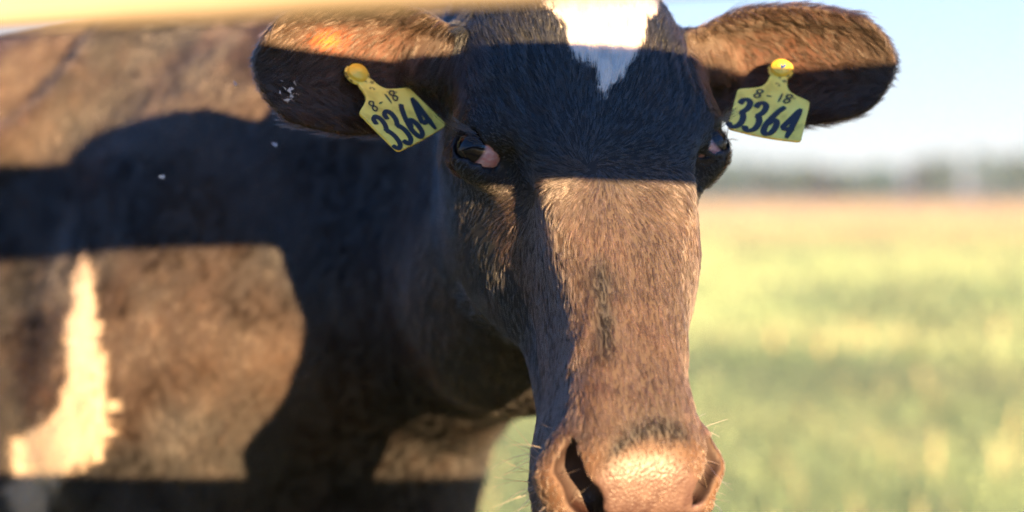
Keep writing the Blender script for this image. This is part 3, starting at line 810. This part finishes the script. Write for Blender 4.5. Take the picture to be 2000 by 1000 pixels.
def ear_tag(loc, ex, ey, curl, label):
    ex = unit(ex); ey = unit(ey - (ey @ ex) * ex); ez = np.cross(ex, ey)
    if ez[1] > 0: raise ValueError
    half = tag_outline()
    ys = np.array([q[1] for q in half]); xs = np.array([q[0] for q in half])
    Vs = []; Fs = []; mi = []
    nx = 14; th = .0011
    def warp(x, y, z):          # mm -> bent sheet
        b = curl * ((y + 30) / 60) ** 2 * 6 + .0035 * x * x * .6
        return np.array([x, y, z * 1000 + b]) / 1000
    rows = []
    for z in (th, -th):
        o = len(Vs)
        for y, x in zip(ys, xs):
            for k in range(nx + 1): Vs.append(warp(-x + 2 * x * k / nx if x > .01 else 0, y, z))
        rows.append(o)
    nr = len(ys); W = nx + 1
    for (o, fl) in ((rows[0], 0), (rows[1], 1)):
        for i in range(nr - 1):
            for k in range(nx):
                q = (o + i * W + k, o + (i + 1) * W + k, o + (i + 1) * W + k + 1, o + i * W + k + 1)
                Fs.append(q if not fl else q[::-1]); mi.append(0)
    loop = [i * W for i in range(nr)] + [(nr - 1) * W + k for k in range(1, W)] + [i * W + nx for i in range(nr - 2, -1, -1)]
    for a_, b_ in zip(loop[:-1], loop[1:]):
        Fs.append((rows[1] + a_, rows[1] + b_, rows[0] + b_, rows[0] + a_)); mi.append(0)
    def add(vv, ff, m):
        o = len(Vs)
        for v in vv: Vs.append(warp(v[0], v[1], v[2] + th))
        for f in ff: Fs.append(tuple(o + i for i in f)); mi.append(m)
    v, f = text_mesh('3364', -33, -80.5, (14.2, 15.0, 14.6, 14), 12.2, 36, .15, 5.3, .00035); add(v, f, 1)
    v, f = text_mesh('8-18', -18.5, -39.5, (10.2, 9.2, 6.8, 9), 8.0, 10.5, .22, 1.75, .00035); add(v, f, 2)
    me = bpy.data.meshes.new('ear_tag'); me.from_pydata([tuple(map(float, v)) for v in Vs], [], Fs)
    me.polygons.foreach_set('material_index', np.array(mi, np.int32)); me.update()
    o = link('ear_tag', me, None, [yel, ink, marker])
    o.matrix_world = Matrix(((ex[0], ey[0], ez[0], loc[0]), (ex[1], ey[1], ez[1], loc[1]), (ex[2], ey[2], ez[2], loc[2]), (0, 0, 0, 1)))
    tag(o, label, 'ear tag', 'numbered ear tags of the cow')
    # the button that locks through the ear
    prof = [(0, .0062), (.0030, .0062), (.0040, .0056), (.0046, .0045), (.0085, .0042), (.0088, .0034), (.0094, .0018), (.0094, 0)]
    Vb = []; nb = 28
    for r_, z_ in prof:
        for k in range(nb): a_ = 2 * math.pi * k / nb; Vb.append((r_ * math.cos(a_), r_ * math.sin(a_), z_))
    Fb = [(i * nb + k, (i + 1) * nb + k, (i + 1) * nb + (k + 1) % nb, i * nb + (k + 1) % nb)[::-1] for i in range(len(prof) - 1) for k in range(nb)]
    kb = link('button', mesh('button', Vb, Fb), o, [knobm]); kb.location = (0, 0, .0012)
    Vb = [(.0028 * math.cos(a_) , .0028 * math.sin(a_), 0) for a_ in np.linspace(0, 2 * math.pi, 16, endpoint=False)] + [(.0022 * math.cos(a_), .0022 * math.sin(a_), -.014) for a_ in np.linspace(0, 2 * math.pi, 16, endpoint=False)]
    Fb = [(k, (k + 1) % 16, 16 + (k + 1) % 16, 16 + k)[::-1] for k in range(16)] + [tuple(range(16, 32))[::-1]]
    kb = link('pin', mesh('pin', Vb, Fb), o, [knobm])
    return o
ear_tag(np.array([.2400, 1.4235, 1.3155]), np.array([.955, -.20, -.19]), np.array([.28, .60, .75]), .3, 'yellow 3364 ear tag hanging nearly level from the ear seen against the sky')
ear_tag(np.array([-.1345, 1.3790, 1.3080]), np.array([.61, .69, .38]), np.array([-.68, .22, .70]), .3, 'steeply tilted yellow 3364 ear tag in the ear seen against the dark shoulder')

# ------------------------------------------------------------------ gnats in the air
gnm, t_, p_ = mat('pale_insect'); p_.inputs['Base Color'].default_value = (.75, .72, .72, 1); p_.inputs['Roughness'].default_value = .5
def gnat(loc, a, label):
    Vv = []; Ff = []
    for x, r in ((-.0022, .0002), (-.0012, .0006), (.0004, .0007), (.0014, .0005), (.0021, .0002)):
        for k in range(8): b = math.pi * k / 4; Vv.append((x, r * math.cos(b), r * math.sin(b)))
    Ff += [(i * 8 + k, i * 8 + (k + 1) % 8, i * 8 + 8 + (k + 1) % 8, i * 8 + 8 + k) for i in range(4) for k in range(8)]
    o = link('gnat', mesh('gnat', Vv, Ff), None, [gnm]); o.location = loc; o.rotation_euler = (a, .4 * a, 2.3 * a)
    tag(o, label, 'insect', 'gnats around the cow')
    for sg in (-1, 1):
        Vw = [(.0008, 0, .0006), (.0012, sg * .0014, .0016), (-.0004, sg * .0034, .0028), (-.0018, sg * .0026, .0022), (-.0006, sg * .0006, .0009)]
        Vw += [(x, y, z - .00008) for x, y, z in Vw]
        link('wing', mesh('wing', Vw, [(0, 1, 2, 3, 4), (9, 8, 7, 6, 5)] + [(k, 5 + k, 5 + (k + 1) % 5, (k + 1) % 5) for k in range(5)], False), o, [gnm])
gnat((-.252, 1.45, 1.304), .6, 'tiny pale gnat hovering just left of the ear in front of the sunlit shoulder')
gnat((-.215, 1.45, 1.250), 2.1, 'tiny pale gnat in front of the dark shaded shoulder, under the left ear')
gnat((-.318, 1.45, 1.221), 3.3, 'tiny pale gnat in front of the dark shaded flank, the one farthest from the head')
gnat((.2200, 1.30, 1.3085), 4.4, 'tiny pale gnat in front of the ear beside the level yellow tag')

# ------------------------------------------------------------------ fence
wood, t_, p_ = mat('weathered_pine')
tc = node(t_, 'ShaderNodeTexCoord'); mp = node(t_, 'ShaderNodeMapping'); mp.inputs['Scale'].default_value = (1.2, 14, 22); L(t_, tc.outputs['Object'], mp.inputs['Vector'])
nz = node(t_, 'ShaderNodeTexNoise'); nz.inputs['Scale'].default_value = 3.5; nz.inputs['Detail'].default_value = 8; nz.inputs['Distortion'].default_value = .6; L(t_, mp.outputs[0], nz.inputs['Vector'])
L(t_, ramp(t_, nz.outputs['Fac'], [(.3, (.095, .082, .056)), (.5, (.145, .125, .095)), (.7, (.185, .165, .135))]), p_.inputs['Base Color'])
p_.inputs['Roughness'].default_value = .75
bp = node(t_, 'ShaderNodeBump'); bp.inputs['Strength'].default_value = .3; bp.inputs['Distance'].default_value = .003; L(t_, nz.outputs['Fac'], bp.inputs['Height']); L(t_, bp.outputs['Normal'], p_.inputs['Normal'])
RA = math.radians(-12)
r_x = np.array([math.cos(RA), math.sin(RA), 0]); r_y = np.array([-math.sin(RA), math.cos(RA), 0])
r_xt = unit(r_x + .026 * b_u); r_z = unit(b_u - .026 * r_x)
def board(length, thick, height, bev, wob, seed):
    """a sawn board along x with eased edges and a slightly uneven outline"""
    rg = np.random.default_rng(seed); n = 60; Vv = []
    hy, hz = thick / 2, height / 2
    ring = [(-hy + bev, -hz), (hy - bev, -hz), (hy, -hz + bev), (hy, hz - bev), (hy - bev, hz), (-hy + bev, hz), (-hy, hz - bev), (-hy, -hz + bev)]
    ph = rg.uniform(0, 6, 4)
    for i in range(n + 1):
        x = -length / 2 + length * i / n
        w1 = wob * (math.sin(x * 3 + ph[0]) + .6 * math.sin(x * 9 + ph[1])); w2 = wob * .6 * (math.sin(x * 4 + ph[2]) + .6 * math.sin(x * 13 + ph[3]))
        for y, z in ring: Vv.append((x, y, z + (w1 if z > 0 else w2)))
    m = len(ring)
    Ff = [(i * m + k, i * m + (k + 1) % m, (i + 1) * m + (k + 1) % m, (i + 1) * m + k) for i in range(n) for k in range(m)]
    Ff += [tuple(range(m))[::-1], tuple(n * m + k for k in range(m))]
    return Vv, Ff
fence = bpy.data.objects.new('board_fence', None); COL.objects.link(fence)
F0 = np.array([.03, .71, 0]); fence.location = F0
tag(fence, 'pale wooden board fence with a blurred top rail close to the camera', 'fence')
rot = Matrix(((r_xt[0], r_y[0], r_z[0]), (r_xt[1], r_y[1], r_z[1]), (r_xt[2], r_y[2], r_z[2]))).to_4x4()
for k, zb in enumerate((1.291, .904, .52)):
    v, f = board(4.9, .025, .122, .004, .0012, k)
    o = link('rail', mesh('rail', v, f, False), fence, [wood])
    o.matrix_local = Matrix.Translation(Vector(np.array([0, 0, zb]) + r_z * .061 + r_y * .0125)) @ rot
for x in (-1.75, 1.35):
    v, f = board(1.62, .10, .10, .008, .002, 11 + int(x))
    o = link('post', mesh('post', v, f, False), fence, [wood])
    o.matrix_local = Matrix.Translation(Vector(r_x * x - r_y * .052 + np.array([0, 0, .80]))) @ Matrix.Rotation(RA, 4, 'Z') @ Matrix.Rotation(math.pi / 2, 4, 'Y')

# ------------------------------------------------------------------ field, grass, far wood
gm, t_, p_ = mat('field_soil')
geo = node(t_, 'ShaderNodeNewGeometry'); sp = node(t_, 'ShaderNodeSeparateXYZ'); L(t_, geo.outputs['Position'], sp.inputs[0])
n1 = node(t_, 'ShaderNodeTexNoise'); n1.inputs['Scale'].default_value = .05; n1.inputs['Detail'].default_value = 4; L(t_, geo.outputs['Position'], n1.inputs['Vector'])
ma = node(t_, 'ShaderNodeMath', operation='MULTIPLY_ADD'); L(t_, n1.outputs['Fac'], ma.inputs[0]); ma.inputs[1].default_value = 14; L(t_, sp.outputs['Y'], ma.inputs[2])
mr = node(t_, 'ShaderNodeMapRange'); mr.inputs['From Min'].default_value = 0; mr.inputs['From Max'].default_value = 100; L(t_, ma.outputs[0], mr.inputs['Value'])
base = ramp(t_, mr.outputs[0], [(.10, (.10, .13, .06)), (.30, (.20, .22, .11)), (.6, (.30, .25, .15)), (.8, (.32, .26, .165))])
n2 = node(t_, 'ShaderNodeTexNoise'); n2.inputs['Scale'].default_value = 1.5; n2.inputs['Detail'].default_value = 8; L(t_, geo.outputs['Position'], n2.inputs['Vector'])
mx = node(t_, 'ShaderNodeMixRGB', blend_type='MULTIPLY'); mx.inputs['Fac'].default_value = .6
L(t_, base, mx.inputs[1]); L(t_, ramp(t_, n2.outputs['Fac'], [(.3, (.55, .55, .5)), (.7, (1.2, 1.2, 1.1))]), mx.inputs[2])
L(t_, mx.outputs[0], p_.inputs['Base Color']); p_.inputs['Roughness'].default_value = .9; p_.inputs['Specular IOR Level'].default_value = .1
gx = np.concatenate([-np.geomspace(3000, 2, 40), np.linspace(-1.5, 1.5, 7), np.geomspace(2, 3000, 40)])
gy = np.concatenate([-np.geomspace(3000, 2, 20), np.linspace(-1, 1, 5), np.geomspace(2, 3000, 70)])
GX, GY = np.meshgrid(gx, gy, indexing='ij')
def ground_z(x, y):
    r = np.hypot(x, y)
    return sstep(15, 80, r) * .25 * np.sin(x * .013 + 1) * np.cos(y * .009) + sstep(500, 1400, r) * (6 + 5 * np.sin(x * .004 + .5))
GZ = ground_z(GX, GY)
Vv = np.stack([GX, GY, GZ], -1).reshape(-1, 3); m = len(gy)
Ff = [(i * m + j, (i + 1) * m + j, (i + 1) * m + j + 1, i * m + j + 1) for i in range(len(gx) - 1) for j in range(m - 1)]
tag(link('ground', mesh('ground', Vv, Ff), None, [gm]), kind='structure')
# grass: tufts of bent blades; short and dry far out
grm, t_, p_ = mat('grass_blade')
ga = node(t_, 'ShaderNodeAttribute', attribute_name='blade'); L(t_, ga.outputs['Color'], p_.inputs['Base Color'])
p_.inputs['Roughness'].default_value = .5; p_.inputs['Specular IOR Level'].default_value = .25
tr = t_.nodes.new('ShaderNodeBsdfTranslucent'); L(t_, ga.outputs['Color'], tr.inputs['Color'])
mxs = t_.nodes.new('ShaderNodeMixShader'); mxs.inputs[0].default_value = .3
L(t_, p_.outputs[0], mxs.inputs[1]); L(t_, tr.outputs[0], mxs.inputs[2]); L(t_, mxs.outputs[0], t_.nodes['Material Output'].inputs['Surface'])
def grass(name, n, y0, y1, hgt, wid, seed, spread=.75, pw=1.0):
    rg = np.random.default_rng(seed)
    uu = rg.random(n); y = 1 / (1 / y0 + (1 / y1 - 1 / y0) * uu) if pw == 1 else y0 * (y1 / y0) ** uu
    x = (rg.random(n) * 2 - 1) * spread * y
    cl = fbm(np.stack([x * 1.0, y * .6, y * 0], 1), 1.1, 3)
    sc = (y / y0) ** .35 if pw != 1 else np.ones(n)
    H = hgt * rg.uniform(.55, 1.25, n) * (.45 + 1.15 * cl) * sc; W = wid * rg.uniform(.6, 1.3, n) * sc
    tall = (rg.random(n) < .006) & (y < 14)
    H[tall] *= 3.2
    az = rg.uniform(0, 2 * math.pi, n); lean = rg.uniform(.05, .7, n)
    z = ground_z(x, y)
    d = np.stack([np.cos(az), np.sin(az)], 1); pz = np.stack([-d[:, 1], d[:, 0]], 1)
    b0 = np.stack([x, y], 1)
    vs = np.zeros((n, 5, 3), np.float32)
    for k, (f, ww) in enumerate(((0, 1), (.5, .8), (1, .05))):
        c = b0 + d * (lean * H * f * f)[:, None]; hz = H * (f - .25 * lean * f * f)
        if k < 2:
            vs[:, 2 * k, :2] = c - pz * (W * ww / 2)[:, None]; vs[:, 2 * k + 1, :2] = c + pz * (W * ww / 2)[:, None]
            vs[:, 2 * k:2 * k + 2, 2] = (z + hz)[:, None]
        else:
            vs[:, 4, :2] = c; vs[:, 4, 2] = z + hz
    base = np.arange(n)[:, None] * 5
    li = np.concatenate([base + np.array([0, 1, 3, 2]), base + np.array([2, 3, 4])], 1).ravel()
    me = bpy.data.meshes.new(name)
    me.vertices.add(n * 5); me.vertices.foreach_set('co', vs.ravel())
    me.loops.add(n * 7); me.loops.foreach_set('vertex_index', li.astype(np.int32))
    me.polygons.add(n * 2)
    st = (np.arange(n)[:, None] * 7 + np.array([0, 4])).ravel(); me.polygons.foreach_set('loop_start', st.astype(np.int32))
    me.update(calc_edges=True)
    dry = np.clip(sstep(26, 75, y + 10 * (cl - .5)) + rg.normal(0, .16, n) + .6 * (fbm(np.stack([x, y, y * 0 + 5], 1), .6, 2) - .5), 0, 1)[:, None]
    pt = fbm(np.stack([x * .5, y * .35, y * 0 + 2], 1), 1.0, 3)[:, None]
    g = (np.array([.225, .325, .185]) * sstep(.30, .62, pt) + np.array([.11, .19, .12]) * (1 - sstep(.30, .62, pt))) * rg.uniform(.6, 1.4, n)[:, None]
    yl = np.array([.28, .23, .165]) * rg.uniform(.75, 1.2, n)[:, None]
    col = g * (1 - dry) + yl * dry
    col[tall] = np.array([.55, .47, .27])
    a = me.attributes.new('blade', 'FLOAT_COLOR', 'POINT')
    a.data.foreach_set('color', np.repeat(np.concatenate([col, np.ones((n, 1))], 1), 5, 0).astype(np.float32).ravel())
    o = link(name, me, None, [grm]); return o
tag(grass('pasture_grass', 320000, 1.6, 60, .055, .008, 4, .6), kind='stuff')
tag(grass('dry_stubble', 150000, 12, 560, .08, .03, 5, .6, 2), kind='stuff')
# far wood
wm, t_, p_ = mat('far_foliage')
wa = node(t_, 'ShaderNodeAttribute', attribute_name='leaf'); L(t_, wa.outputs['Color'], p_.inputs['Base Color']); p_.inputs['Roughness'].default_value = .8; p_.inputs['Specular IOR Level'].default_value = .1
def far_wood():
    rg = np.random.default_rng(21); Vv = []; cc = []
    n = 520
    for i in range(n):
        y = rg.uniform(620, 760); x = rg.uniform(-520, 560)
        hgt = rg.uniform(13, 18) * (1 + .45 * sstep(70, 230, x)) * (.9 + .2 * math.sin(x * .03))
        rw = rg.uniform(3.5, 6.5); z0 = float(ground_z(np.array(x), np.array(y)))
        m = 90
        q = rg.normal(0, 1, (m, 3)); q = q / np.linalg.norm(q, axis=1)[:, None] * rg.uniform(.55, 1, (m, 1)) ** .5
        c = np.stack([x + q[:, 0] * rw, y + q[:, 1] * rw, z0 + hgt * .55 + q[:, 2] * hgt * .47], 1)
        sz = rg.uniform(.7, 1.7, m)
        e1 = unit_rows(rg.normal(0, 1, (m, 3))); e2 = unit_rows(np.cross(e1, rg.normal(0, 1, (m, 3))))
        Vv.append(np.stack([c - e1 * sz[:, None], c + e2 * sz[:, None], c + e1 * sz[:, None], c - e2 * sz[:, None]], 1).reshape(-1, 3))
        col = np.array([.009, .032, .034]) * rg.uniform(.65, 1.35) * np.array([rg.uniform(.85, 1.3), 1, rg.uniform(.8, 1.3)])
        cc.append(np.repeat((col * rg.uniform(.75, 1.25, (m, 1))), 4, 0))
    Vv = np.concatenate(Vv); cc = np.concatenate(cc)
    me = mesh('distant_wood', Vv, [(4 * k, 4 * k + 1, 4 * k + 2, 4 * k + 3) for k in range(len(Vv) // 4)], False)
    a = me.attributes.new('leaf', 'FLOAT_COLOR', 'POINT'); a.data.foreach_set('color', np.concatenate([cc, np.ones((len(cc), 1))], 1).astype(np.float32).ravel())
    tag(link('distant_wood', me, None, [wm]), kind='stuff')
far_wood()
# ------------------------------------------------------------------ evening haze
hzm = bpy.data.materials.new('haze'); hzm.use_nodes = True; t_ = hzm.node_tree
t_.nodes.remove(t_.nodes['Principled BSDF'])
pv = t_.nodes.new('ShaderNodeVolumePrincipled'); pv.inputs['Color'].default_value = (.72, .88, 1, 1); pv.inputs['Density'].default_value = .00022; pv.inputs['Anisotropy'].default_value = .2
L(t_, pv.outputs[0], t_.nodes['Material Output'].inputs['Volume'])
v, f = [(x, y, z) for x in (-800, 800) for y in (-60, 900) for z in (-1, 34)], [(0,1,3,2),(4,6,7,5),(0,4,5,1),(2,3,7,6),(0,2,6,4),(1,5,7,3)]
tag(link('haze', mesh('haze', v, f, False), None, [hzm]), kind='stuff')
